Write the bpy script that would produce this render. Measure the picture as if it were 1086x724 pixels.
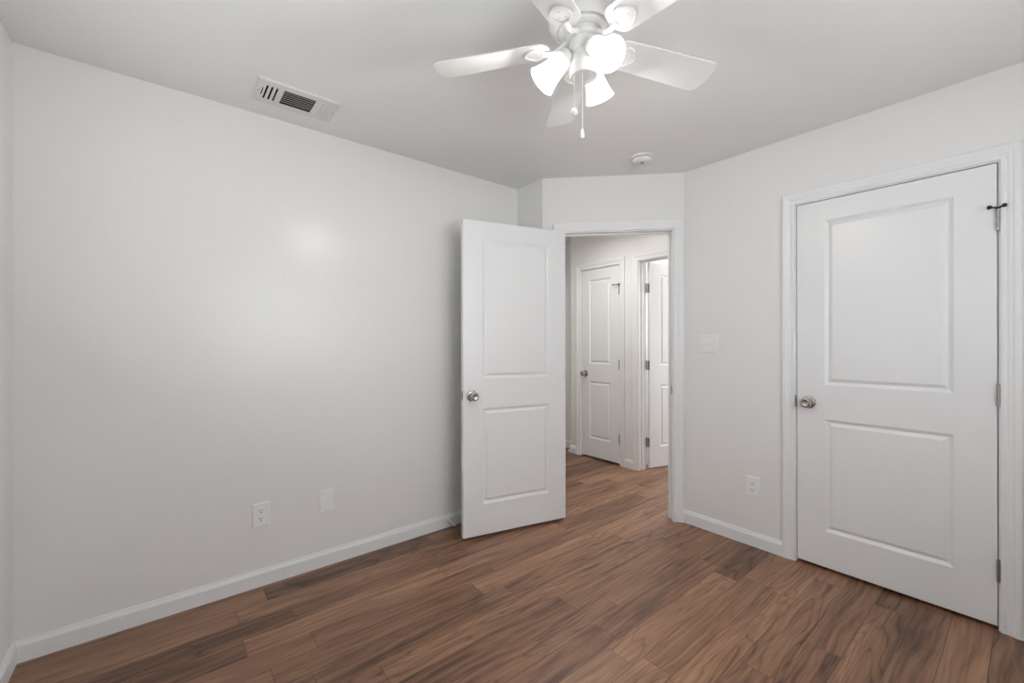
import bpy, bmesh, math, random
from mathutils import Vector, Matrix
random.seed(7)
PI = math.pi
SC = bpy.context.scene
COL = SC.collection
for o in list(bpy.data.objects):
    bpy.data.objects.remove(o)

# ------------------------------------------------------------------ camera, world, light, exposure
CAM_H = 1.2619
YAW, ROLL = math.radians(50.905), math.radians(-0.079)
cam_d = bpy.data.cameras.new('camera')
cam_d.sensor_width = 36.0
cam_d.lens = 36.0 * 451.37 / 1086.0
cam_d.clip_start = 0.02
cam = bpy.data.objects.new('camera', cam_d)
COL.objects.link(cam)
fw = Vector((-math.sin(YAW), math.cos(YAW), 0))
rt = Vector((math.cos(YAW), math.sin(YAW), 0))
up = Vector((0, 0, 1))
r2 = rt * math.cos(ROLL) + up * math.sin(ROLL)
u2 = -rt * math.sin(ROLL) + up * math.cos(ROLL)
cam.matrix_world = Matrix((
    (r2.x, u2.x, -fw.x, 0), (r2.y, u2.y, -fw.y, 0), (r2.z, u2.z, -fw.z, CAM_H), (0, 0, 0, 1)))
SC.camera = cam

SC.view_settings.view_transform = 'Standard'
SC.view_settings.look = 'None'
SC.view_settings.gamma = 1.0
SC.view_settings.use_curve_mapping = False
SC.view_settings.exposure = -0.11

LAMP_W = 8.5        # each of the three fan lamps
SHADE_E = 3.2        # glow of the frosted glass
FILL_WINDOW_W = 8.7
WINDOW_W = 27.0        # daylight through the bedroom window on the right
HALL_W = 11.0
BEYOND_W = 46.0

w = bpy.data.worlds.new('world')
SC.world = w
w.use_nodes = True
w.node_tree.nodes['Background'].inputs['Color'].default_value = (0.70, 0.83, 1.0, 1)
w.node_tree.nodes['Background'].inputs['Strength'].default_value = 0.6


def area_light(name, loc, direction, sx, sy, power, col):
    d = bpy.data.lights.new(name, 'AREA')
    d.shape = 'RECTANGLE'; d.size = sx; d.size_y = sy; d.energy = power; d.color = col
    o = bpy.data.objects.new(name, d); COL.objects.link(o)
    o.location = loc
    o.rotation_euler = Vector(direction).to_track_quat('-Z', 'Y').to_euler()
    return o


def point_light(name, loc, power, radius, col, parent=None):
    d = bpy.data.lights.new(name, 'POINT')
    d.energy = power; d.shadow_soft_size = radius; d.color = col
    o = bpy.data.objects.new(name, d); COL.objects.link(o)
    o.location = loc
    if parent: o.parent = parent
    return o


# room plan (metres, the camera stands over the origin)
H = 2.44
XL, YB, YS, XS, YR, XR = -2.534, -0.469, 2.1127, -2.2488, 2.811, 0.80
T = 0.115
YH = 3.575                       # hall wall with the two doors
C0 = Vector((XS, YS, 0)); TD = Vector((1, 1, 0)).normalized(); ND = Vector((1, -1, 0)).normalized()
DIAG = (YR - YS) * math.sqrt(2)

area_light('window_fill_light', (XR + 0.10, 1.15, 1.52), (-1, 0, 0.40), 1.45, 1.15, WINDOW_W, (0.93, 0.965, 1.0))
area_light('window_fill_light', (-1.25, YB - 0.10, 1.52), (0, 1, 0.9), 1.35, 1.15, FILL_WINDOW_W, (0.93, 0.965, 1.0))  # fill from the added second window, tilted up to lighten the ceiling
_hl = area_light('hall_fill_light', (-2.55, 2.80, H - 0.03), (0, 0, -1), 0.45, 0.45, HALL_W, (1.0, 0.985, 0.96))  # unseen light added to brighten the hall, no fixture built
_hl.data.spread = math.radians(170)
area_light('room_beyond_daylight', (-1.90, 5.15, 1.55), (-0.08, -1, -0.42), 0.9, 1.1, BEYOND_W, (0.93, 0.965, 1.0))


# ------------------------------------------------------------------ materials
def mat(name, col, rough=0.5, metal=0.0, spec=0.5):
    m = bpy.data.materials.new(name); m.use_nodes = True
    b = m.node_tree.nodes['Principled BSDF']
    b.inputs['Base Color'].default_value = (*col, 1)
    b.inputs['Roughness'].default_value = rough
    b.inputs['Metallic'].default_value = metal
    b.inputs['Specular IOR Level'].default_value = spec
    return m


def add_bump(m, scale, strength, dist=0.002, detail=3.0, mottling=0.0):
    nt = m.node_tree; b = nt.nodes['Principled BSDF']
    tc = nt.nodes.new('ShaderNodeTexCoord')
    n = nt.nodes.new('ShaderNodeTexNoise'); n.inputs['Scale'].default_value = scale; n.inputs['Detail'].default_value = detail
    bp = nt.nodes.new('ShaderNodeBump'); bp.inputs['Strength'].default_value = strength; bp.inputs['Distance'].default_value = dist
    nt.links.new(tc.outputs['Object'], n.inputs['Vector'])
    nt.links.new(n.outputs['Fac'], bp.inputs['Height'])
    nt.links.new(bp.outputs['Normal'], b.inputs['Normal'])
    return m


M_WALL = add_bump(mat('wall_paint', (0.86, 0.847, 0.830), 0.24, 0, 0.36), 95, 0.30, 0.002)
M_CEIL = add_bump(mat('ceiling_paint', (0.90, 0.887, 0.870), 0.75, 0, 0.2), 90, 0.25, 0.002)
M_TRIM = mat('trim_paint', (0.86, 0.86, 0.86), 0.35, 0, 0.45)
M_DOOR = add_bump(mat('door_paint', (0.86, 0.86, 0.86), 0.30, 0, 0.5), 160, 0.05, 0.001)
M_PLATE = mat('plate_plastic', (0.88, 0.88, 0.875), 0.35)
M_SOCKET = mat('socket_plastic', (0.90, 0.90, 0.89), 0.3)
M_SLOT = mat('socket_slot', (0.03, 0.03, 0.03), 0.6)
M_NICKEL = add_bump(mat('brushed_nickel', (0.50, 0.48, 0.46), 0.24, 1.0), 120, 0.04, 0.0005)
M_HINGE = mat('hinge_nickel', (0.42, 0.41, 0.39), 0.38, 1.0)
M_DARKHINGE = mat('hinge_leaf_metal', (0.30, 0.29, 0.28), 0.42, 0.9)
M_RUBBER = mat('black_rubber', (0.012, 0.012, 0.012), 0.6)
M_WRUBBER = mat('white_rubber', (0.75, 0.75, 0.74), 0.6)
M_FAN = add_bump(mat('fan_white_enamel', (0.82, 0.81, 0.79), 0.30, 0, 0.5), 20, 0.02, 0.001)
M_BLADE = add_bump(mat('fan_blade_white', (0.80, 0.80, 0.79), 0.45, 0, 0.4), 40, 0.05, 0.001)
M_VENT = mat('vent_white_metal', (0.78, 0.77, 0.75), 0.45)
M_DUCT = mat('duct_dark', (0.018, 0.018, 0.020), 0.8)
M_CHAIN = mat('chain_metal', (0.80, 0.79, 0.77), 0.35, 0.3)
M_SMOKE = mat('detector_plastic', (0.80, 0.80, 0.78), 0.45)
M_GREYP = mat('detector_grey', (0.22, 0.22, 0.22), 0.6)

M_SHADE = mat('frosted_glass_lit', (0.9, 0.9, 0.88), 0.3)
_b = M_SHADE.node_tree.nodes['Principled BSDF']
_b.inputs['Emission Color'].default_value = (1.0, 0.97, 0.93, 1)
_b.inputs['Emission Strength'].default_value = SHADE_E
M_BULB = mat('bulb_lit', (0.9, 0.9, 0.9), 0.4)
_b = M_BULB.node_tree.nodes['Principled BSDF']
_b.inputs['Emission Color'].default_value = (1.0, 0.96, 0.9, 1)
_b.inputs['Emission Strength'].default_value = 40.0

M_GLASS = bpy.data.materials.new('window_glass'); M_GLASS.use_nodes = True
_nt = M_GLASS.node_tree
_b = _nt.nodes['Principled BSDF']
_b.inputs['Base Color'].default_value = (0.97, 0.99, 0.98, 1)
_b.inputs['Roughness'].default_value = 0.0
_b.inputs['IOR'].default_value = 1.02
_b.inputs['Transmission Weight'].default_value = 1.0


def floor_material():
    m = bpy.data.materials.new('walnut_plank'); m.use_nodes = True
    nt = m.node_tree; N = nt.nodes; L = nt.links; b = N['Principled BSDF']

    def math_(op, a, bb=None, c=None):
        n = N.new('ShaderNodeMath'); n.operation = op
        for i, v in enumerate((a, bb, c)):
            if v is None: continue
            if isinstance(v, (int, float)): n.inputs[i].default_value = v
            else: L.new(v, n.inputs[i])
        return n.outputs[0]

    def comb(x, y, z):
        n = N.new('ShaderNodeCombineXYZ')
        for i, v in enumerate((x, y, z)):
            if isinstance(v, (int, float)): n.inputs[i].default_value = v
            else: L.new(v, n.inputs[i])
        return n.outputs[0]

    def noise(vec, scale, detail=4, rough=0.55, dist=0.0):
        n = N.new('ShaderNodeTexNoise')
        n.inputs['Scale'].default_value = scale; n.inputs['Detail'].default_value = detail
        n.inputs['Roughness'].default_value = rough; n.inputs['Distortion'].default_value = dist
        L.new(vec, n.inputs['Vector']); return n.outputs['Fac']

    def white(vec):
        n = N.new('ShaderNodeTexWhiteNoise'); n.noise_dimensions = '3D'; L.new(vec, n.inputs['Vector']); return n.outputs['Value']

    tc = N.new('ShaderNodeTexCoord'); sp = N.new('ShaderNodeSeparateXYZ'); L.new(tc.outputs['Object'], sp.inputs[0])
    x, y = sp.outputs[0], sp.outputs[1]
    PW, PL = 0.125, 0.92
    xr = math_('DIVIDE', math_('ADD', x, 1.24 + 50 * PW), PW)
    row = math_('FLOOR', xr); fx = math_('FRACT', xr)
    off = white(comb(row, 3.7, 1.3))
    yv = math_('ADD', math_('DIVIDE', math_('ADD', y, 20.0), PL), off)
    idx = math_('FLOOR', yv); fy = math_('FRACT', yv)
    rnd = white(comb(row, idx, 0.5)); rnd2 = white(comb(row, idx, 9.5))
    # grain: long streaks bent a little by a slow noise, each plank from its own spot
    seed = math_('MULTIPLY', rnd, 37.0)
    bend = noise(comb(math_('MULTIPLY', x, 7.0), math_('MULTIPLY', y, 1.6), seed), 1.0, 2, 0.5)
    gx = math_('ADD', math_('MULTIPLY', x, 1.0), math_('MULTIPLY', math_('SUBTRACT', bend, 0.5), 0.085))
    streak = noise(comb(math_('MULTIPLY', gx, 34.0), math_('MULTIPLY', y, 1.15), seed), 1.0, 4, 0.6, 0.6)
    fine = noise(comb(math_('MULTIPLY', gx, 85.0), math_('MULTIPLY', y, 2.6), seed), 1.0, 3, 0.6)
    cloud = noise(comb(math_('MULTIPLY', x, 6.0), math_('MULTIPLY', y, 2.2), math_('ADD', seed, 5.0)), 1.0, 3, 0.55, 0.8)
    # cathedral figure: contour lines of the bend noise
    fig = math_('FRACT', math_('MULTIPLY', noise(comb(math_('MULTIPLY', x, 10.0), math_('MULTIPLY', y, 1.5), math_('ADD', seed, 11.0)), 1.0, 1.5, 0.4, 0.4), 9.0))
    fig = math_('ABSOLUTE', math_('SUBTRACT', fig, 0.5))
    v = math_('MULTIPLY', streak, 0.60)
    v = math_('ADD', v, math_('MULTIPLY', fine, 0.46))
    v = math_('ADD', v, math_('MULTIPLY', cloud, 0.26))
    v = math_('ADD', v, math_('MULTIPLY', fig, 0.10))
    vein = N.new('ShaderNodeMapRange'); L.new(fig, vein.inputs[0])
    vein.inputs[1].default_value = 0.0; vein.inputs[2].default_value = 0.13
    vein.inputs[3].default_value = 1.0; vein.inputs[4].default_value = 0.0
    some = math_('GREATER_THAN', rnd, 0.58)
    v = math_('SUBTRACT', v, math_('MULTIPLY', math_('MULTIPLY', vein.outputs[0], some), 0.11))
    v = math_('ADD', v, 0.040)
    v = math_('ADD', v, math_('MULTIPLY', math_('SUBTRACT', rnd2, 0.5), 0.20))
    ramp = N.new('ShaderNodeValToRGB'); L.new(v, ramp.inputs[0])
    e = ramp.color_ramp.elements
    e[0].position = 0.48; e[0].color = (0.058, 0.025, 0.013, 1)
    e[1].position = 0.98; e[1].color = (0.425, 0.228, 0.127, 1)
    for p, c in ((0.60, (0.135, 0.063, 0.033, 1)), (0.71, (0.225, 0.111, 0.060, 1)), (0.83, (0.302, 0.158, 0.088, 1))):
        k = ramp.color_ramp.elements.new(p); k.color = c
    # joints
    dx = math_('MULTIPLY', math_('MINIMUM', fx, math_('SUBTRACT', 1.0, fx)), PW)
    dy = math_('MULTIPLY', math_('MINIMUM', fy, math_('SUBTRACT', 1.0, fy)), PL)
    d = math_('MINIMUM', dx, dy)
    j = N.new('ShaderNodeMapRange'); L.new(d, j.inputs[0])
    j.inputs[1].default_value = 0.0004; j.inputs[2].default_value = 0.0016
    mix = N.new('ShaderNodeMixRGB'); L.new(j.outputs[0], mix.inputs[0])
    mix.inputs[1].default_value = (0.045, 0.026, 0.018, 1)
    L.new(ramp.outputs[0], mix.inputs[2])
    L.new(mix.outputs[0], b.inputs['Base Color'])
    b.inputs['Roughness'].default_value = 0.38
    b.inputs['Specular IOR Level'].default_value = 0.55
    bp = N.new('ShaderNodeBump'); bp.inputs['Strength'].default_value = 0.35; bp.inputs['Distance'].default_value = 0.0012
    hgt = math_('ADD', math_('MULTIPLY', j.outputs[0], 1.0), math_('MULTIPLY', fine, 0.25))
    L.new(hgt, bp.inputs['Height']); L.new(bp.outputs[0], b.inputs['Normal'])
    return m


M_FLOOR = floor_material()


# ------------------------------------------------------------------ mesh helpers
def link(name, bm, m, parent=None, smooth=False, bevel=0.0, seg=2):
    bmesh.ops.recalc_face_normals(bm, faces=bm.faces)
    me = bpy.data.meshes.new(name); bm.to_mesh(me); bm.free()
    if m: me.materials.append(m)
    if smooth:
        for p in me.polygons: p.use_smooth = True
    o = bpy.data.objects.new(name, me); COL.objects.link(o)
    if parent: o.parent = parent
    if bevel:
        b = o.modifiers.new('bevel', 'BEVEL'); b.width = bevel; b.segments = seg; b.limit_method = 'ANGLE'; b.angle_limit = 0.6
        b.harden_normals = False
    if smooth:
        try:
            me.set_sharp_from_angle(angle=math.radians(38))
        except Exception:
            pass
    return o


def tag(o, label, cat=None, group=None, kind=None):
    o['label'] = label
    if cat: o['category'] = cat
    if group: o['group'] = group
    if kind: o['kind'] = kind
    return o


def empty(name, loc=(0, 0, 0), rz=0.0):
    o = bpy.data.objects.new(name, None); COL.objects.link(o)
    o.empty_display_size = 0.05
    o.location = loc; o.rotation_euler = (0, 0, rz)
    return o


def NB(): return bmesh.new()


def box(bm, x0, x1, y0, y1, z0, z1, mtx=None):
    vs = [Vector((x, y, z)) for z in (z0, z1) for y in (y0, y1) for x in (x0, x1)]
    if mtx is not None: vs = [mtx @ v for v in vs]
    v = [bm.verts.new(p) for p in vs]
    for f in ((0, 2, 3, 1), (4, 5, 7, 6), (0, 1, 5, 4), (2, 6, 7, 3), (0, 4, 6, 2), (1, 3, 7, 5)):
        bm.faces.new([v[i] for i in f])
    return bm


def lathe(bm, prof, seg=32, mtx=None, cap0=True, cap1=True):
    rings = []
    for r, z in prof:
        ring = []
        for i in range(seg):
            a = 2 * PI * i / seg
            p = Vector((r * math.cos(a), r * math.sin(a), z))
            ring.append(bm.verts.new(mtx @ p if mtx is not None else p))
        rings.append(ring)
    for a, b in zip(rings, rings[1:]):
        for i in range(seg):
            bm.faces.new((a[i], a[(i + 1) % seg], b[(i + 1) % seg], b[i]))
    if cap0: bm.faces.new(rings[0][::-1])
    if cap1: bm.faces.new(rings[-1])
    return bm


def tube(bm, pts, rad, seg=10, closed=False):
    pts = [Vector(p) for p in pts]; n = len(pts)
    rads = rad if isinstance(rad, (list, tuple)) else [rad] * n
    rings = []; prev = None
    for i, p in enumerate(pts):
        if closed: t = (pts[(i + 1) % n] - pts[i - 1]).normalized()
        else: t = (pts[min(i + 1, n - 1)] - pts[max(i - 1, 0)]).normalized()
        if prev is None:
            ref = Vector((0, 0, 1)) if abs(t.z) < 0.9 else Vector((1, 0, 0))
            nn = t.cross(ref).normalized()
        else:
            nn = (prev - t * prev.dot(t)).normalized()
        prev = nn; bb = t.cross(nn)
        rings.append([bm.verts.new(p + (nn * math.cos(2 * PI * k / seg) + bb * math.sin(2 * PI * k / seg)) * rads[i]) for k in range(seg)])
    pairs = list(zip(rings, rings[1:])) + ([(rings[-1], rings[0])] if closed else [])
    for a, b in pairs:
        for k in range(seg):
            bm.faces.new((a[k], a[(k + 1) % seg], b[(k + 1) % seg], b[k]))
    if not closed:
        bm.faces.new(rings[0][::-1]); bm.faces.new(rings[-1])
    return bm


def prism(bm, outline, z0, z1, mtx=None):
    lo = []; hi = []
    for x, y in outline:
        a = Vector((x, y, z0)); b = Vector((x, y, z1))
        if mtx is not None: a = mtx @ a; b = mtx @ b
        lo.append(bm.verts.new(a)); hi.append(bm.verts.new(b))
    n = len(lo)
    bm.faces.new(lo[::-1]); bm.faces.new(hi)
    for i in range(n):
        bm.faces.new((lo[i], lo[(i + 1) % n], hi[(i + 1) % n], hi[i]))
    return bm


def axes(o, x, y, z):
    return Matrix(((x[0], y[0], z[0], o[0]), (x[1], y[1], z[1], o[1]), (x[2], y[2], z[2], o[2]), (0, 0, 0, 1)))


# ------------------------------------------------------------------ the room shell
def structure(name, bm, m, label, cat):
    return tag(link(name, bm, m), label, cat, kind='structure')


structure('floor', box(NB(), -4.5, 1.2, -0.9, 5.6, -0.06, 0.0), M_FLOOR,
          'brown walnut plank floor running through bedroom and hall', 'floor')
VX0, VX1, VY0, VY1 = -2.378, -2.163, 0.321, 0.675     # ceiling register
bm = NB()
box(bm, -4.5, VX0 + 0.012, -0.9, 5.6, H, H + 0.06); box(bm, VX1 - 0.012, 1.2, -0.9, 5.6, H, H + 0.06)
box(bm, VX0 + 0.012, VX1 - 0.012, -0.9, VY0 + 0.012, H, H + 0.06); box(bm, VX0 + 0.012, VX1 - 0.012, VY1 - 0.012, 5.6, H, H + 0.06)
structure('ceiling', bm, M_CEIL,
          'pale grey textured ceiling above the fan', 'ceiling')
structure('wall_left', box(NB(), XL - T, XL, YB - T, YS + T, 0, H), M_WALL,
          'long blank white wall on the left with two cover plates', 'wall')
NX0, NX1, WZ0, WZ1 = -1.95, -0.55, 0.92, 2.12       # unseen window left of the camera, added for fill light
bm = NB()
box(bm, XL, NX0, YB - T, YB, 0, H); box(bm, NX1, XR + T, YB - T, YB, 0, H)
box(bm, NX0, NX1, YB - T, YB, 0, WZ0); box(bm, NX0, NX1, YB - T, YB, WZ1, H)
structure('wall_near', bm, M_WALL, 'white wall edge at the far left of the photo', 'wall')
# short wall beside the left wall's far corner (its end is cut at 45 degrees to meet the diagonal wall)
bm = NB(); prism(bm, [(XL, YS), (XS, YS), (XS - T * 0.4142, YS + T), (XL, YS + T)], 0, H)
structure('wall_far', bm, M_WALL, 'short white wall return between left wall and diagonal doorway wall', 'wall')

OP0, OP1 = 0.142, 0.908         # bedroom doorway along the diagonal wall
ZT = 2.041                       # underside of the head jambs
JB = 0.018
MD = axes(C0, TD, -ND, (0, 0, 1))   # local x along the wall, y into the wall


def wall_with_holes(bm, x0, x1, holes, depth, mtx, ztop=H):
    cur = x0
    for a, b, zt in holes:
        box(bm, cur, a, 0, depth, 0, ztop, mtx)
        box(bm, a, b, 0, depth, zt, ztop, mtx)
        cur = b
    box(bm, cur, x1, 0, depth, 0, ztop, mtx)
    return bm


bm = NB()
k = T * 0.4142
wall_with_holes(bm, 0.0, DIAG, [(OP0 - JB, OP1 + JB, ZT + JB)], T, MD)
structure('wall_diagonal', bm, M_WALL, 'angled white wall holding the open bedroom doorway', 'wall')

CD0, CD1 = -0.869, -0.1025       # closet door opening along X
MR = axes((0, YR, 0), (1, 0, 0), (0, 1, 0), (0, 0, 1))
structure('wall_right', wall_with_holes(NB(), XS + (YR - YS) + 0.0, XR + T, [(CD0 - JB, CD1 + JB, ZT + JB)], T, MR), M_WALL,
          'white wall on the right holding the closed closet door', 'wall')

# window wall, out of the frame on the right
WY0, WY1 = 0.40, 1.90
bm = NB()
box(bm, XR, XR + T, YB, WY0, 0, H); box(bm, XR, XR + T, WY1, YR, 0, H)
box(bm, XR, XR + T, WY0, WY1, 0, WZ0); box(bm, XR, XR + T, WY0, WY1, WZ1, H)
structure('wall_window', bm, M_WALL, 'white window wall opposite the long blank wall', 'wall')


def window(name, loc, rz, wd, label):
    win = tag(empty(name, loc, rz), label, 'window', kind='structure')
    bm = NB(); hw = wd / 2; hh = WZ1 - WZ0; fwid = 0.045
    for a in ((-hw, -hw + fwid, 0, hh), (hw - fwid, hw, 0, hh), (-hw, hw, 0, fwid), (-hw, hw, hh - fwid, hh), (-hw, hw, hh / 2 - 0.02, hh / 2 + 0.02)):
        box(bm, 0.03, 0.075, a[0], a[1], a[2], a[3])
    link('window_frame', bm, M_TRIM, win, bevel=0.003)
    link('pane', box(NB(), 0.050, 0.054, -hw + fwid, hw - fwid, fwid, hh - fwid), M_GLASS, win)
    link('window_sill', box(NB(), -0.04, 0.03, -hw - 0.04, hw + 0.04, -0.022, 0.0), M_TRIM, win, bevel=0.004)


window('window_1', (XR, (WY0 + WY1) / 2, WZ0), 0.0, WY1 - WY0, 'white framed bedroom window opposite the long blank wall')
window('fill_window', ((NX0 + NX1) / 2, YB, WZ0), -PI / 2, NX1 - NX0, 'added unseen white framed fill window opposite the closet door')

# hall beyond the doorway
LD0, LD1 = -3.181, -2.666        # narrow hall closet door opening
BD0, BD1 = -2.437, -1.671        # open door further along
XHE = -3.337                     # outside corner of the hall wall
MH = axes((0, YH, 0), (1, 0, 0), (0, 1, 0), (0, 0, 1))
structure('wall_hall', wall_with_holes(NB(), XHE, -1.35, [(LD0 - JB, LD1 + JB, ZT + JB), (BD0 - JB, BD1 + JB, ZT + JB)], T, MH), M_WALL,
          'white hall wall with narrow closet door seen through the doorway', 'wall')
bm = NB()
box(bm, -4.4, XHE, YH + 0.135, YH + 0.135 + T, 0, H)
box(bm, -4.4 - T, -4.4, YS + T, YH + 0.25, 0, H)
box(bm, -4.4, XL - T, YS + T - 0.001, YS + 2 * T, 0, H)
structure('wall_hall_left', bm, M_WALL, 'sliver of white hall wall further back at doorway left', 'wall')
bm = NB()
box(bm, -1.45, -1.35, YR + T, YH, 0, H)
structure('wall_hall_right', bm, M_WALL, 'white hall end wall hidden behind the diagonal wall', 'wall')
# room beyond the open hall door, hall closet and bedroom closet: shells that keep them enclosed
bm = NB()
box(bm, -2.62, -2.54, YH + T, 5.3, 0, H); box(bm, -2.62, -0.7, 5.3, 5.4, 0, H); box(bm, -0.8, -0.7, YH + T, 5.3, 0, H)
box(bm, -1.35, -0.7, YH, YH + T, 0, H)
structure('wall_beyond', bm, M_WALL, 'white walls of the room past the open hall door', 'wall')
bm = NB()
box(bm, -3.32, -3.24, YH + T, 4.25, 0, H); box(bm, -3.24, -2.62, 4.2, 4.25, 0, H)
structure('wall_hall_closet', bm, M_WALL, 'walls inside the narrow hall closet', 'wall')
bm = NB()
box(bm, -1.35, XR + T, YR + 0.70, YR + 0.76, 0, H); box(bm, XR + 0.06, XR + T, YR + T, YR + 0.70, 0, H)
structure('wall_closet', bm, M_WALL, 'walls inside the bedroom closet', 'wall')

# ------------------------------------------------------------------ baseboards
BB = [(0.0, 0.0), (0.013, 0.0), (0.013, 0.064), (0.0115, 0.069), (0.0075, 0.078), (0.006, 0.085), (0.0, 0.0865)]


def baseboard(bm, a, b, n, ka=0.0, kb=0.0):
    """a board from a to b on a wall whose normal is n; ka/kb: how far each end is cut back per unit of thickness"""
    a = Vector((*a, 0)); b = Vector((*b, 0)); t = (b - a).normalized(); n = Vector((*n, 0))
    A = []; B = []
    for d, z in BB:
        A.append(bm.verts.new(a + n * d + t * ka * d + Vector((0, 0, z))))
        B.append(bm.verts.new(b + n * d - t * kb * d + Vector((0, 0, z))))
    bm.faces.new(A); bm.faces.new(B[::-1]); m = len(A)
    for i in range(m):
        bm.faces.new((A[i], B[i], B[(i + 1) % m], A[(i + 1) % m]))
    return bm


CW = 0.061; RV = 0.006           # casing width and reveal


def bstruct(name, bm, label):
    return tag(link(name, bm, M_TRIM), label, 'baseboard', kind='structure')


bstruct('baseboard_left', baseboard(NB(), (XL, YB), (XL, YS), (1, 0), 1, 1), 'white baseboard along the long blank left wall')
bstruct('baseboard_near', baseboard(NB(), (XL, YB), (XR, YB), (0, 1), 1, 1), 'white baseboard piece at the bottom left photo corner')
bstruct('baseboard_far', baseboard(NB(), (XL, YS), (XS, YS), (0, -1), 1, -0.414), 'white baseboard on the short wall behind the open door')
s_out = OP1 + RV + CW
P = C0 + TD * s_out; Q = C0 + TD * DIAG
bm = NB()
baseboard(bm, (Q.x, YR), (CD0 - RV - CW, YR), (0, -1), 0.414, 0)
if DIAG - s_out > 0.004:
    baseboard(bm, (P.x, P.y), (Q.x, Q.y), (ND.x, ND.y), 0, 0.414)
bstruct('baseboard_right', bm, 'white baseboard between the doorway and closet door casing')
bstruct('baseboard_corner', baseboard(NB(), (CD1 + RV + CW, YR), (XR, YR), (0, -1), 0, 1), 'white baseboard right of the closet door casing')
bstruct('baseboard_window', baseboard(NB(), (XR, YR), (XR, YB), (-1, 0), 1, 1), 'white baseboard under the bedroom window')
bm = NB()
baseboard(bm, (XHE, YH), (LD0 - RV - CW, YH), (0, -1), -1, 0)
baseboard(bm, (LD1 + RV + CW, YH), (BD0 - RV - CW, YH), (0, -1), 0, 0)
bstruct('baseboard_hall', bm, 'white baseboard pieces beside the narrow hall closet door')
bstruct('baseboard_hall_left', baseboard(NB(), (-4.4, YH + 0.135), (XHE, YH + 0.135), (0, -1), 1, 0), 'white hall baseboard further back at doorway left')
bstruct('baseboard_beyond', baseboard(NB(), (-2.54, 5.3), (-2.54, YH + T), (1, 0), 1, 0), 'white baseboard in the room past the open hall door')

# ------------------------------------------------------------------ door casings and jambs
CASE = [(0.0, 0.0), (0.0, 0.0085), (0.003, 0.0105), (0.012, 0.0105), (0.016, 0.0085), (0.020, 0.0085), (0.026, 0.0115),
        (0.036, 0.0130), (0.041, 0.0160), (0.054, 0.0175), (0.059, 0.0165), (CW, 0.0135), (CW, 0.0)]


def casing(bm, s0, s1, zt, mtx, sgn=1.0, vbase=0.0):
    """mitred U of moulded casing; local x along the wall, y out of the wall = -local depth"""
    rings = []
    for kx, kz, (px, pz) in ((-1, 0, (s0, 0.0)), (-1, 1, (s0, zt)), (1, 1, (s1, zt)), (1, 0, (s1, 0.0))):
        ring = []
        for u, h in CASE:
            ring.append(bm.verts.new(mtx @ Vector((px + kx * u, vbase - sgn * h, pz + kz * u))))
        rings.append(ring)
    m = len(CASE)
    for a, b in zip(rings, rings[1:]):
        for i in range(m):
            bm.faces.new((a[i], a[(i + 1) % m], b[(i + 1) % m], b[i]))
    bm.faces.new(rings[0]); bm.faces.new(rings[-1][::-1])
    return bm


def door_frame(name, mtx, s0, s1, label, stop_v, back=True):
    t = tag(link(name, casing(NB(), s0 - RV, s1 + RV, ZT + RV, mtx), M_TRIM), label, 'door casing', kind='structure')
    bm = NB()
    box(bm, s0 - JB, s0, 0, T, 0, ZT + JB, mtx); box(bm, s1, s1 + JB, 0, T, 0, ZT + JB, mtx)
    box(bm, s0, s1, 0, T, ZT, ZT + JB, mtx)
    link('jamb', bm, M_TRIM, t)
    bm = NB(); a, b = stop_v
    box(bm, s0, s0 + 0.011, a, b, 0, ZT, mtx); box(bm, s1 - 0.011, s1, a, b, 0, ZT, mtx); box(bm, s0 + 0.011, s1 - 0.011, a, b, ZT - 0.011, ZT, mtx)
    link('stop_moulding', bm, M_TRIM, t, bevel=0.002)
    if back:
        link('casing', casing(NB(), s0 - RV, s1 + RV, ZT + RV, mtx, -1.0, T), M_TRIM, t)
    return t


tr1 = door_frame('trim_1', MD, OP0, OP1, 'white moulded casing around the open bedroom doorway', (0.040, 0.075))
tr2 = door_frame('trim_2', MR, CD0, CD1, 'white moulded casing around the closed closet door', (0.040, 0.075), back=False)
tr3 = door_frame('trim_3', MH, LD0, LD1, 'white casing around the narrow hall closet door', (0.040, 0.075), back=False)
tr4 = door_frame('trim_4', MH, BD0, BD1, 'white casing around the further open hall doorway', (0.037, 0.072))

# strike plates on the jambs
bm = NB(); box(bm, OP1 - 0.0015, OP1, 0.006, 0.034, 0.89, 0.95, MD); box(bm, OP1 - 0.004, OP1 - 0.0015, -0.004, 0.008, 0.905, 0.935, MD)
tag(link('strike_plate', bm, M_HINGE, tr1, bevel=0.001), 'small nickel strike plate on the white jamb')
bm = NB(); box(bm, CD0 - 0.0045, CD0 + 0.0012, -0.0045, 0.0, 0.888, 0.952, MR)
tag(link('strike_plate', bm, M_DARKHINGE, tr2, bevel=0.0012), 'dark strike plate lip beside the closet door knob')


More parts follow.
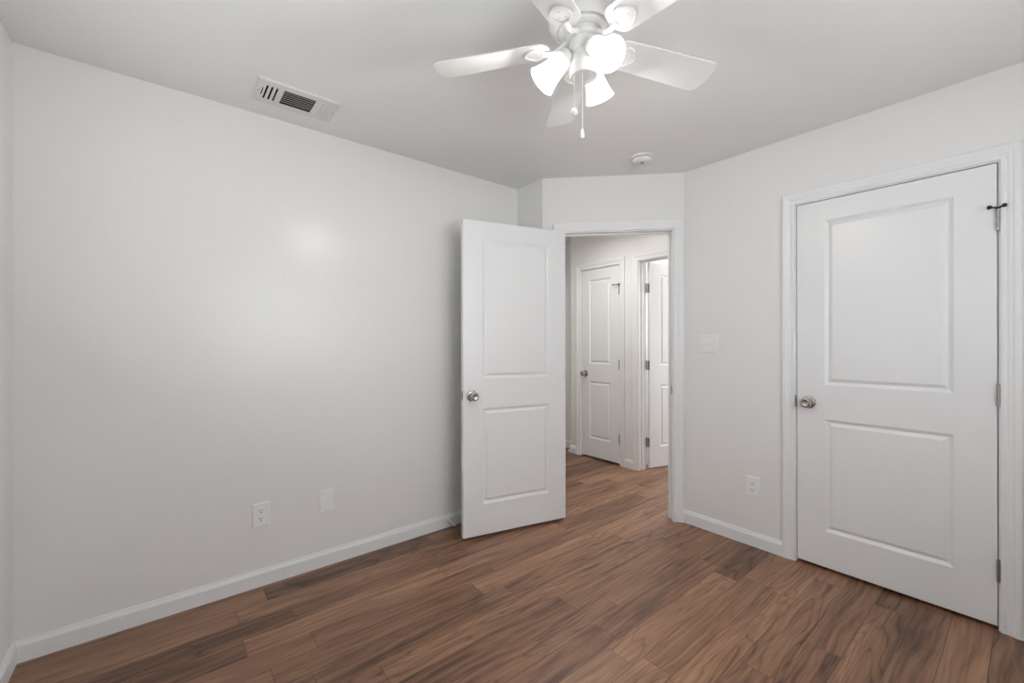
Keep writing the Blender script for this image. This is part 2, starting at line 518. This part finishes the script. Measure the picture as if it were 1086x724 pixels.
# ------------------------------------------------------------------ two-panel doors
def slab_mesh(wd, z0, z1, ya, yb, stile=0.133):
    """moulded two-panel slab, both faces; x 0..wd, faces at y=ya and y=yb"""
    bm = NB()
    X = [0.0, stile, wd - stile, wd]
    Z = [z0, 0.216, 0.831, 1.022, 1.926, z1]
    prof = [(0.0, 0.0), (0.0015, 0.0018), (0.014, 0.0098), (0.0165, 0.0105), (0.0190, 0.0100), (0.0320, 0.0022), (0.0345, 0.0012)]
    for y, sg in ((ya, 1 if ya < yb else -1), (yb, 1 if yb < ya else -1)):
        for i in range(3):
            for j in range(5):
                x0, x1, za, zb = X[i], X[i + 1], Z[j], Z[j + 1]
                if i == 1 and j in (1, 3):
                    loops = []
                    for d, h in prof:
                        yy = y + sg * h
                        loops.append([bm.verts.new(v) for v in ((x0 + d, yy, za + d), (x1 - d, yy, za + d), (x1 - d, yy, zb - d), (x0 + d, yy, zb - d))])
                    for a, b in zip(loops, loops[1:]):
                        for q in range(4):
                            bm.faces.new((a[q], a[(q + 1) % 4], b[(q + 1) % 4], b[q]))
                    bm.faces.new(loops[-1])
                else:
                    bm.faces.new([bm.verts.new(v) for v in ((x0, y, za), (x1, y, za), (x1, y, zb), (x0, y, zb))])
    for j in range(5):
        for x in (0.0, wd):
            bm.faces.new([bm.verts.new(v) for v in ((x, ya, Z[j]), (x, yb, Z[j]), (x, yb, Z[j + 1]), (x, ya, Z[j + 1]))])
    for i in range(3):
        for z in (z0, z1):
            bm.faces.new([bm.verts.new(v) for v in ((X[i], ya, z), (X[i + 1], ya, z), (X[i + 1], yb, z), (X[i], yb, z))])
    bmesh.ops.remove_doubles(bm, verts=bm.verts, dist=1e-5)
    return bm


def make_knob(parent, x, y, z, sgn):
    """round passage knob; sgn: which way along local y it sticks out"""
    m = axes((x, y, z), (1, 0, 0), (0, 0, -sgn), (0, sgn, 0))
    rose = lathe(NB(), [(0.0350, 0.0), (0.0355, 0.003), (0.0335, 0.007), (0.0270, 0.0095), (0.0165, 0.011), (0.0135, 0.016), (0.0120, 0.022), (0.0120, 0.030)], 40, m)
    r = link('doorknob', rose, M_NICKEL, parent, smooth=True)
    ball = lathe(NB(), [(0.0120, 0.024), (0.0165, 0.027), (0.0225, 0.032), (0.0270, 0.039), (0.0288, 0.048), (0.0280, 0.056), (0.0250, 0.0610),
                        (0.0185, 0.0635), (0.0170, 0.0628), (0.0100, 0.0612), (0.0040, 0.0608)], 40, m)
    link('knob_grip', ball, M_NICKEL, r, smooth=True)
    return r


def make_door(name, pin, ang, wd, side, label, opened=0.0, knob_z=0.919, hinge_kind='edge', both=True, hmat=None, zb=0.018, latch=False):
    t = tag(empty(name, (pin[0], pin[1], 0), ang), label, 'door', kind='structure')
    g = 0.0035
    ya, yb = (-0.045, -0.010) if side > 0 else (0.010, 0.045)
    sl = slab_mesh(wd, zb, 2.037, ya, yb, 0.133 if wd > 0.6 else 0.112)
    bmesh.ops.translate(sl, verts=sl.verts, vec=(g, 0, 0))
    link('door_slab', sl, M_DOOR, t, bevel=0.0015, seg=2)
    pull = yb if side > 0 else ya
    push = ya if side > 0 else yb
    kx = g + wd - 0.058
    make_knob(t, kx, pull, knob_z, 1 if side > 0 else -1)
    if both: make_knob(t, kx, push, knob_z, -1 if side > 0 else 1)
    hm = hmat or M_HINGE
    for hz in (1.787, 1.025, 0.263):
        bm = NB(); hh = 0.0445
        for q in range(5):
            z0 = hz - hh + q * 2 * hh / 5
            lathe(bm, [(0.0048, z0 + 0.0004), (0.0062, z0 + 0.0012), (0.0062, z0 + 2 * hh / 5 - 0.0012), (0.0048, z0 + 2 * hh / 5 - 0.0004)], 14)
        lathe(bm, [(0.0030, hz - hh - 0.004), (0.0050, hz - hh - 0.002), (0.0050, hz - hh)], 12)
        lathe(bm, [(0.0050, hz + hh), (0.0058, hz + hh + 0.003), (0.0030, hz + hh + 0.0055)], 12)
        h = link('hinge', bm, hm, t, smooth=True)
        if opened:
            rot = Matrix.Rotation(-opened, 4, 'Z')
            link('hinge_leaf', box(NB(), g - 0.0016, g, min(ya, yb) + 0.003, max(ya, yb), hz - hh, hz + hh), M_DARKHINGE, h)
            link('hinge_leaf', box(NB(), -0.0032, -0.0016, min(ya, yb) + 0.003, max(ya, yb), hz - hh, hz + hh, rot), M_DARKHINGE, h)
            ym = (ya + yb) / 2
            for sy, sz in ((-0.007, 0.030), (0.007, 0.0), (-0.007, -0.030)):
                for q in (0, 1):
                    mm = axes((g - 0.0016, ym + sy, hz + sz), (0, 1, 0), (0, 0, -1), (-1, 0, 0))
                    if q: mm = rot @ axes((-0.0016, ym + sy, hz + sz), (0, 1, 0), (0, 0, 1), (1, 0, 0))
                    link('screw', lathe(NB(), [(0.0036, 0.0), (0.0030, 0.0008)], 10, mm), M_NICKEL, h)
    if latch:
        bm = NB(); ym = (ya + yb) / 2
        box(bm, g + wd, g + wd + 0.0012, ym - 0.0125, ym + 0.0125, knob_z - 0.0285, knob_z + 0.0285)
        lp = link('latch_plate', bm, M_NICKEL, t, bevel=0.0005)
        link('latch_bolt', box(NB(), g + wd + 0.0012, g + wd + 0.011, ym - 0.006, ym + 0.006, knob_z - 0.008, knob_z + 0.008), M_DARKHINGE, lp, bevel=0.002)
    return t


A1 = math.radians(45 - 148.6)
pin1 = C0 + TD * (OP0 - 0.0005) + ND * 0.012
door1 = make_door('door_1', (pin1.x, pin1.y), A1, 0.760, -1, 'white two-panel bedroom door standing wide open against the left wall',
                  opened=-math.radians(148.6), knob_z=0.917, latch=True)
door2 = make_door('door_2', (CD1 - 0.0, YR - 0.008), PI, 0.760, 1, 'large closed white two-panel closet door on the right wall', knob_z=0.919, both=False)
door3 = make_door('door_3', (LD1, YH - 0.008), PI, 0.508, 1, 'narrow closed white two-panel door in the hall beyond', knob_z=0.912, both=False, hmat=M_DARKHINGE)
door4 = make_door('door_4', (BD0 + 0.0005, YH + T + 0.008), math.radians(75), 0.760, 1,
                  'white two-panel hall door swung inward at the doorway right edge', opened=math.radians(75))


def hinge_stop(door, tip_a, tip_b):
    """door stop on the top hinge pin: plate, threaded arm and two black bumpers (local axes of the door)"""
    z = 1.838
    bm = NB()
    lathe(bm, [(0.0085, z - 0.0015), (0.0095, z), (0.0095, z + 0.003), (0.006, z + 0.005)], 16)
    tube(bm, [(0, 0.004, z + 0.001), (tip_a[0], tip_a[1], z + 0.0015)], 0.0038, 8)
    tube(bm, [(0, 0.004, z + 0.001), (tip_b[0], tip_b[1], z + 0.0045)], 0.0038, 8)
    s = tag(link('hinge_pin_stop', bm, M_RUBBER, door, smooth=True), 'black hinge pin stop with two rubber tips')
    for tp, dz in ((tip_a, 0.0015), (tip_b, 0.0045)):
        d = Vector((tp[0], tp[1] - 0.004, 0)).normalized()
        p = Vector((tp[0], tp[1], z + dz))
        tb = NB(); tube(tb, [p - d * 0.002, p, p + d * 0.006, p + d * 0.008], [0.005, 0.0085, 0.0085, 0.005], 12)
        link('rubber_tip', tb, M_RUBBER, s, smooth=True)


hinge_stop(door2, (0.022, 0.030), (-0.017, 0.018))
hinge_stop(door3, (0.060, 0.022), (-0.008, 0.014))


# ------------------------------------------------------------------ wall plates
def plate_mesh(wd, ht, th=0.0055):
    bm = NB(); a = 0.004
    o = [(-wd / 2, -ht / 2), (wd / 2, -ht / 2), (wd / 2, ht / 2), (-wd / 2, ht / 2)]
    loops = []
    for ins, z in ((0.0, 0.0), (0.0005, 0.0030), (0.0018, 0.0046), (a, th)):
        loops.append([bm.verts.new((x - math.copysign(ins, x), y - math.copysign(ins, y), z)) for x, y in o])
    for l0, l1 in zip(loops, loops[1:]):
        for q in range(4): bm.faces.new((l0[q], l0[(q + 1) % 4], l1[(q + 1) % 4], l1[q]))
    bm.faces.new(loops[0][::-1]); bm.faces.new(loops[-1])
    return bm


def wall_mount(name, mtx, label, cat, group=None):
    o = empty(name); o.matrix_world = mtx
    return tag(o, label, cat, group)


def screw(parent, x, y, z=0.0055):
    m = Matrix.Translation((x, y, z - 0.0004))
    return link('screw', lathe(NB(), [(0.0034, 0), (0.0030, 0.0010), (0.0015, 0.0014)], 12, m), M_SOCKET, parent, smooth=True)


def outlet(mtx, label, wd=0.078, ht=0.124):
    t = wall_mount('outlet', mtx, label, 'outlet')
    link('cover_plate', plate_mesh(wd, ht), M_PLATE, t)
    for sy in (0.0205, -0.0205):
        ol = []
        for i in range(28):
            a = 2 * PI * i / 28
            ol.append((0.0172 * math.cos(a), max(-0.0135, min(0.0135, 0.0172 * math.sin(a))) + sy))
        s = link('receptacle', prism(NB(), ol, 0.004, 0.0068), M_SOCKET, t, bevel=0.0008)
        for sb in (box(NB(), -0.0078, -0.0050, sy - 0.0015, sy + 0.0078, 0.0064, 0.0071),
                   box(NB(), 0.0050, 0.0078, sy - 0.0005, sy + 0.0078, 0.0064, 0.0071),
                   lathe(NB(), [(0.0031, 0.0064), (0.0031, 0.0071)], 14, Matrix.Translation((0, sy - 0.0075, 0)))):
            link('socket_slot', sb, M_SLOT, s)
    screw(t, 0, 0)
    return t


def on_left(y, z): return axes((XL, y, z), (0, 1, 0), (0, 0, 1), (1, 0, 0))
def on_right(x, z): return axes((x, YR, z), (1, 0, 0), (0, 0, 1), (0, -1, 0))


outlet(on_left(0.3805, 0.3670), 'white duplex outlet with dark slots low on the long left wall')
outlet(on_right(-1.103, 0.3645), 'white duplex outlet low on the wall between doorway and closet door')
t = wall_mount('blank_cover_plate', on_left(0.7045, 0.3630), 'plain white blank cover plate right of the left wall outlet', 'cover plate')
link('cover_plate', plate_mesh(0.078, 0.124), M_PLATE, t)
for sy in (0.0415, -0.0415): screw(t, 0, sy)

t = wall_mount('light_switch', on_right(-1.3805, 1.2440), 'white double toggle light switch on the wall beside the doorway', 'light switch')
link('cover_plate', plate_mesh(0.125, 0.120), M_PLATE, t)
for sx, tilt in ((-0.023, 0.5), (0.023, -0.5)):
    bm = NB()
    box(bm, sx - 0.0062, sx + 0.0062, -0.0125, 0.0125, 0.0050, 0.0066)
    r = Matrix.Translation((sx, 0, 0.004)) @ Matrix.Rotation(tilt, 4, 'X')
    b0 = NB()
    v = [(-0.0045, -0.0045, 0), (0.0045, -0.0045, 0), (0.0045, 0.0045, 0), (-0.0045, 0.0045, 0),
         (-0.0036, -0.0032, 0.017), (0.0036, -0.0032, 0.017), (0.0036, 0.0032, 0.017), (-0.0036, 0.0032, 0.017)]
    vv = [b0.verts.new(r @ Vector(p)) for p in v]
    for f in ((3, 2, 1, 0), (4, 5, 6, 7), (0, 1, 5, 4), (1, 2, 6, 5), (2, 3, 7, 6), (3, 0, 4, 7)): b0.faces.new([vv[i] for i in f])
    fr = link('toggle_surround', bm, M_SOCKET, t, bevel=0.0006)
    link('toggle', b0, M_SOCKET, fr, bevel=0.001)
for sx in (-0.023, 0.023):
    for sy in (0.030, -0.030): screw(t, sx, sy)


# ------------------------------------------------------------------ door stops on the baseboards
def spring_stop(name, base, direction, length, label, cat='door stop', droop=0.0):
    t = tag(empty(name, base), label, cat)
    d = Vector(direction).normalized(); up_ = Vector((0, 0, 1)); s = d.cross(up_).normalized(); u = s.cross(d)
    m = axes((0, 0, 0), s, u, d)
    link('mounting_base', lathe(NB(), [(0.011, 0.0), (0.011, 0.003), (0.008, 0.006), (0.006, 0.008)], 18, m), M_WRUBBER, t, smooth=True)
    pts = []; n = 160; turns = 16
    for i in range(n + 1):
        f = i / n; a = 2 * PI * turns * f
        r = 0.0056 - 0.0012 * f
        pts.append(m @ Vector((r * math.cos(a), r * math.sin(a), 0.006 + (length - 0.016) * f)))
    link('spring', tube(NB(), pts, 0.0012, 6), M_WRUBBER, t, smooth=True)
    link('bumper_tip', lathe(NB(), [(0.0050, length - 0.012), (0.0078, length - 0.010), (0.0080, length - 0.002), (0.006, length)], 16, m), M_WRUBBER, t, smooth=True)
    return t


spring_stop('door_stop', (XL + 0.013, 1.490, 0.047), (1, 0, -0.06), 0.085, 'white spring door stop on baseboard behind the open bedroom door')
spring_stop('door_stop', (XHE + 0.045, YH - 0.013, 0.045), (0, -1, -0.04), 0.075, 'small white door stop on hall baseboard beside narrow closet door')

# ------------------------------------------------------------------ ceiling register
vt = tag(empty('ceiling_vent', ((VX0 + VX1) / 2, (VY0 + VY1) / 2, H)), 'white rectangular air register with dark louvres on the ceiling', 'vent')
hx, hy = (VX1 - VX0) / 2, (VY1 - VY0) / 2
zb, zf = -0.002, -0.012          # plate back and face, below the ceiling
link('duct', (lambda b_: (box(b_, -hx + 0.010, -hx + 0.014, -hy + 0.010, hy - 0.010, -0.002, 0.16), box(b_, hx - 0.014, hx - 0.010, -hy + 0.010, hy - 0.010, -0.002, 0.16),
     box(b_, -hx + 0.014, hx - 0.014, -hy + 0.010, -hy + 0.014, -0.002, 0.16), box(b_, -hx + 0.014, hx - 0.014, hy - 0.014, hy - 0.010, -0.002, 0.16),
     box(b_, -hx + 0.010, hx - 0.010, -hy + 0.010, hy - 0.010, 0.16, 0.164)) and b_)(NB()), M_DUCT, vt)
bm = NB()
wx = 0.066                       # half width of the louvre openings
wf = 0.064                       # half width of the side slots
zm = -0.010
cy0, cy1 = -0.068, 0.070         # central louvre bank
sl = [(-0.1535, -0.1485), (-0.1405, -0.1320), (-0.1205, -0.1120), (-0.1005, -0.0920)]
cuts = sl + [(cy0, cy1)] + [(0.1020, 0.1100), (0.1220, 0.1300), (0.1410, 0.1490)]
ys = sorted({-hy, hy} | {q for c in cuts for q in c})
xs = [-hx, -wx, -wf, wf, wx, hx]
for ya_, yb_ in zip(ys, ys[1:]):
    mid = (ya_ + yb_) / 2
    hole = None
    for c in cuts:
        if c[0] < mid < c[1]: hole = wx if c[1] - c[0] > 0.05 else wf
    if hole == wf and ya_ < -0.145: hole = 0.034
    if hole is None: box(bm, -hx, hx, ya_, yb_, -0.0085, zm)
    else:
        box(bm, -hx, -hole, ya_, yb_, -0.0085, zm); box(bm, hole, hx, ya_, yb_, -0.0085, zm)
# turned-up rim that meets the ceiling
box(bm, -hx, -hx + 0.002, -hy, hy, -0.0085, 0.0); box(bm, hx - 0.002, hx, -hy, hy, -0.0085, 0.0)
box(bm, -hx + 0.002, hx - 0.002, -hy, -hy + 0.002, -0.0085, 0.0); box(bm, -hx + 0.002, hx - 0.002, hy - 0.002, hy, -0.0085, 0.0)
link('face_plate', bm, M_VENT, vt)
for q in range(7):
    x = -wx + (q + 0.5) * 2 * wx / 7
    m = Matrix.Translation((x, 0, -0.002)) @ Matrix.Rotation(math.radians(33), 4, 'Y')
    link('louvre', box(NB(), -0.0095, 0.0095, cy0, cy1, -0.0006, 0.0006, m), M_VENT, vt)
for a_, b_ in cuts:
    if b_ - a_ > 0.05: continue
    th_ = 55 if a_ < 0 else -32
    m = Matrix.Translation((0, (b_ if a_ < 0 else a_ ) , -0.0085)) @ Matrix.Rotation(math.radians(th_), 4, 'X')
    link('louvre', box(NB(), -(wf if a_ > -0.145 else 0.034), (wf if a_ > -0.145 else 0.034), (0.0 if a_ < 0 else -0.002), (0.014 if a_ < 0 else 0.0075), -0.0005, 0.0005, m), M_VENT, vt)
zf = zm
for sy in (-1, 1):
    link('screw', lathe(NB(), [(0.0045, zf - 0.0012), (0.005, zf), (0.005, zf + 0.002)], 12, Matrix.Translation((0, sy * (hy - 0.013), 0))), M_NICKEL, vt)

# ------------------------------------------------------------------ smoke detector
sd = tag(empty('smoke_detector', (-1.585, 2.362, H)), 'round white smoke detector on the ceiling above the doorway', 'smoke detector')
link('mounting_base', lathe(NB(), [(0.071, 0.0), (0.071, -0.010), (0.068, -0.014), (0.060, -0.016)], 48), M_SMOKE, sd, smooth=True)
link('vent_ring', lathe(NB(), [(0.0575, -0.0155), (0.0575, -0.0205)], 48), M_GREYP, sd, smooth=True)
link('cover', lathe(NB(), [(0.063, -0.0200), (0.0625, -0.027), (0.058, -0.037), (0.050, -0.0425), (0.030, -0.0455), (0.004, -0.0465)], 48), M_SMOKE, sd, smooth=True)
link('test_button', lathe(NB(), [(0.0105, -0.0450), (0.0105, -0.0480), (0.008, -0.0490)], 20, Matrix.Translation((0.012, -0.018, 0))), M_GREYP, sd, smooth=True)
bm = NB()
for i in range(20):
    a = 2 * PI * i / 20
    m = Matrix.Rotation(a, 4, 'Z') @ Matrix.Translation((0.0585, 0, -0.018))
    box(bm, -0.001, 0.0015, -0.0022, 0.0022, -0.003, 0.003, m)
link('vent_fins', bm, M_SMOKE, sd)

# ------------------------------------------------------------------ ceiling fan
FC = rt * 0.2402 + fw * 1.4229
ZBL = CAM_H + 0.9926 - H          # blade plane, below the ceiling
fan = tag(empty('ceiling_fan', (FC.x, FC.y, H)), 'white five-blade hugger ceiling fan with three lit glass shades', 'ceiling fan')
ph = YAW + math.radians(92.53)

link('motor_housing', lathe(NB(), [(0.085, 0.0), (0.088, -0.008), (0.088, -0.022), (0.108, -0.030), (0.117, -0.044), (0.119, -0.075), (0.117, -0.112),
                                  (0.110, -0.130), (0.098, -0.140), (0.094, -0.143), (0.090, -0.143), (0.088, -0.139)], 64), M_FAN, fan, smooth=True)
link('housing_ring', lathe(NB(), [(0.082, -0.136), (0.083, -0.1465), (0.080, -0.1505), (0.068, -0.1520), (0.064, -0.1520)], 64), M_FAN, fan, smooth=True)
link('hub', lathe(NB(), [(0.056, -0.150), (0.0585, -0.1545), (0.0585, -0.1720), (0.055, -0.1760), (0.048, -0.1775)], 48), M_FAN, fan, smooth=True)
link('switch_housing', lathe(NB(), [(0.044, -0.1770), (0.048, -0.1800), (0.0485, -0.2050), (0.045, -0.2130), (0.039, -0.2180)], 48), M_FAN, fan, smooth=True)
link('light_fitter', lathe(NB(), [(0.0405, -0.2180), (0.0400, -0.2320), (0.0425, -0.2550), (0.0460, -0.2800), (0.0465, -0.2900), (0.0440, -0.2965), (0.0300, -0.2995), (0.0080, -0.3005)], 48), M_FAN, fan, smooth=True)

PITCH = math.radians(-12)


def blade_bm():
    bm = NB(); ol = []
    R0, R1, W0, W1 = 0.112, 0.533, 0.056, 0.067
    n = 10
    for i in range(n + 1):                      # root, rounded
        a = PI / 2 + PI * i / n
        ol.append((R0 + 0.035 + 0.035 * math.cos(a), W0 * math.sin(a)))
    rc = 0.030
    for i in range(7):
        a = -PI / 2 + PI / 2 * i / 6
        ol.append((R1 - rc - 0.006 + rc * math.cos(a), -W1 + rc + rc * math.sin(a)))
    ol.append((R1, 0.0))
    for i in range(7):
        a = PI / 2 * i / 6
        ol.append((R1 - rc - 0.006 + rc * math.cos(a), W1 - rc + rc * math.sin(a)))
    prism(bm, ol, -0.003, 0.003)
    return bm


def bracket_bm():
    """arm from the hub and a scroll plate under the blade root; local x outwards"""
    bm = NB()
    rp = Matrix.Rotation(PITCH, 4, 'X')
    pts = [(0.050, 0, 0.013), (0.062, 0, 0.010), (0.076, 0, 0.000), (0.092, 0, -0.010), (0.110, 0, -0.0135), (0.124, 0, -0.0125), (0.138, 0, -0.0095)]
    tube(bm, pts, [0.010, 0.0085, 0.0075, 0.0075, 0.009, 0.010, 0.008], 12)
    # flat plate: teardrop with a lobed outer end
    ol = []
    for i in range(40):
        a = 2 * PI * i / 40
        c, s = math.cos(a), math.sin(a)
        wd = 0.036 * (0.55 + 0.45 * min(1.0, (c + 1.0) / 0.9))
        ol.append((0.162 + 0.035 * c, 1.02 * wd * s))
    prism(bm, ol, -0.0070, -0.0030, rp)
    return bm


def bracket_rim_bm():
    bm = NB(); rp = Matrix.Rotation(PITCH, 4, 'X'); pts = []
    for i in range(64):
        a = 2 * PI * i / 64
        c, s = math.cos(a), math.sin(a)
        wd = 0.035 * (0.50 + 0.50 * min(1.0, (c + 1.0) / 0.9))
        lobe = 0.004 * math.cos(3 * a) if c > 0 else 0.0
        pts.append(rp @ Vector((0.162 + (0.035 + lobe) * c, 1.05 * wd * s, -0.0080)))
    return tube(bm, pts, 0.0034, 8, closed=True)


rotp = Matrix.Rotation(PITCH, 4, 'X')
bb = blade_bm(); bmesh.ops.transform(bb, matrix=rotp, verts=bb.verts)
bl0 = link('blade', bb, M_BLADE, fan, bevel=0.0015)
bk0 = link('blade_bracket', bracket_bm(), M_FAN, fan, smooth=True)
rm0 = link('bracket_rim', bracket_rim_bm(), M_FAN, bk0, smooth=True)
scs = [link('screw', lathe(NB(), [(0.0036, -0.0070), (0.0036, -0.0082), (0.0020, -0.0092)], 10, rotp @ Matrix.Translation((px_, py_, 0))), M_FAN, bk0)
       for px_, py_ in ((0.152, 0.012), (0.152, -0.012), (0.178, 0.0))]
for i in range(5):
    rz = ph + i * 2 * PI / 5
    if i == 0: b_, k_ = bl0, bk0
    else:
        b_, k_ = bl0.copy(), bk0.copy()
        COL.objects.link(b_); COL.objects.link(k_)
        b_.parent = fan; k_.parent = fan
        for src in [rm0] + scs:
            c_ = src.copy(); COL.objects.link(c_); c_.parent = k_
    for o in (b_, k_):
        o.location = (0, 0, ZBL); o.rotation_euler = (0, 0, rz)

# lamp shades
sh_prof_out = [(0.0260, 0.000), (0.0275, 0.008), (0.0300, 0.022), (0.0330, 0.040), (0.0365, 0.060), (0.0410, 0.080), (0.0460, 0.096), (0.0510, 0.108)]
sh_prof = sh_prof_out + [(0.0500, 0.1092), (0.0485, 0.1080)] + [(r - 0.0025, z) for r, z in sh_prof_out[::-1][1:]]
ZRIM = CAM_H + 0.875 - H
for i in range(3):
    a = YAW + math.radians(175.6 + 120 * i)
    ca, sa = math.cos(a), math.sin(a)
    rim = Vector((0.139 * ca, 0.139 * sa, ZRIM))
    th_ = math.radians(46)                    # tilt of the shade's axis from straight down
    d = Vector((math.sin(th_) * ca, math.sin(th_) * sa, -math.cos(th_)))
    s_ = Vector((-sa, ca, 0)); u_ = d.cross(s_)
    neck = rim - d * 0.108
    m = axes(neck, s_, u_, d)
    arm = NB()
    st = Vector((0.038 * ca, 0.038 * sa, -0.236))
    tube(arm, [st, st.lerp(neck - d * 0.012, 0.5) + Vector((0, 0, 0.004)), neck - d * 0.012], [0.010, 0.010, 0.012], 12)
    ar = link('lamp_arm', arm, M_FAN, fan, smooth=True)
    link('socket_cup', lathe(NB(), [(0.014, -0.022), (0.024, -0.016), (0.0305, -0.006), (0.0310, 0.006), (0.0290, 0.009)], 32, m), M_FAN, ar, smooth=True)
    shd = tag(link('lamp_shade', lathe(NB(), sh_prof, 48, m, cap0=False, cap1=False), M_SHADE, fan, smooth=True), 'glowing white frosted glass bell shade')
    link('bulb', lathe(NB(), [(0.011, 0.004), (0.012, 0.020), (0.017, 0.034), (0.0215, 0.050), (0.0205, 0.062), (0.014, 0.071), (0.004, 0.0745)], 24, m), M_BULB, shd, smooth=True)
    point_light('lamp_light', rim - d * 0.018, LAMP_W, 0.026, (1.0, 0.955, 0.90), fan)


def chain(lat, dep, z_top, z_bot, ball):
    p = rt * lat + fw * dep - FC
    bm = NB(); z = z_top; n = int((z_top - z_bot) / 0.0042)
    tube(bm, [(p.x, p.y, z_top), (p.x, p.y, z_bot)], 0.0008, 6)
    for i in range(n):
        zz = z_top - (i + 0.5) * (z_top - z_bot) / n
        bmesh.ops.create_icosphere(bm, subdivisions=1, radius=0.0016, matrix=Matrix.Translation((p.x, p.y, zz)))
    c = link('pull_chain', bm, M_CHAIN, fan, smooth=True)
    if ball:
        m = Matrix.Translation((p.x, p.y, z_bot - 0.008)) @ Matrix.Rotation(0.5, 4, 'X')
        f = lathe(NB(), [(0.002, 0.012), (0.0080, 0.0085), (0.0115, 0.001), (0.0105, -0.006), (0.0065, -0.011), (0.001, -0.013)], 24, m)
    else:
        m = Matrix.Translation((p.x, p.y, z_bot))
        f = lathe(NB(), [(0.0018, 0.002), (0.0040, 0.0), (0.0052, -0.010), (0.0062, -0.022), (0.0058, -0.027), (0.003, -0.029)], 20, m)
    link('pull', f, M_FAN, c, smooth=True)


chain(0.2060, 1.400, -0.292, CAM_H + 0.762 - H, True)
chain(0.2310, 1.392, -0.292, CAM_H + 0.692 - H, False)
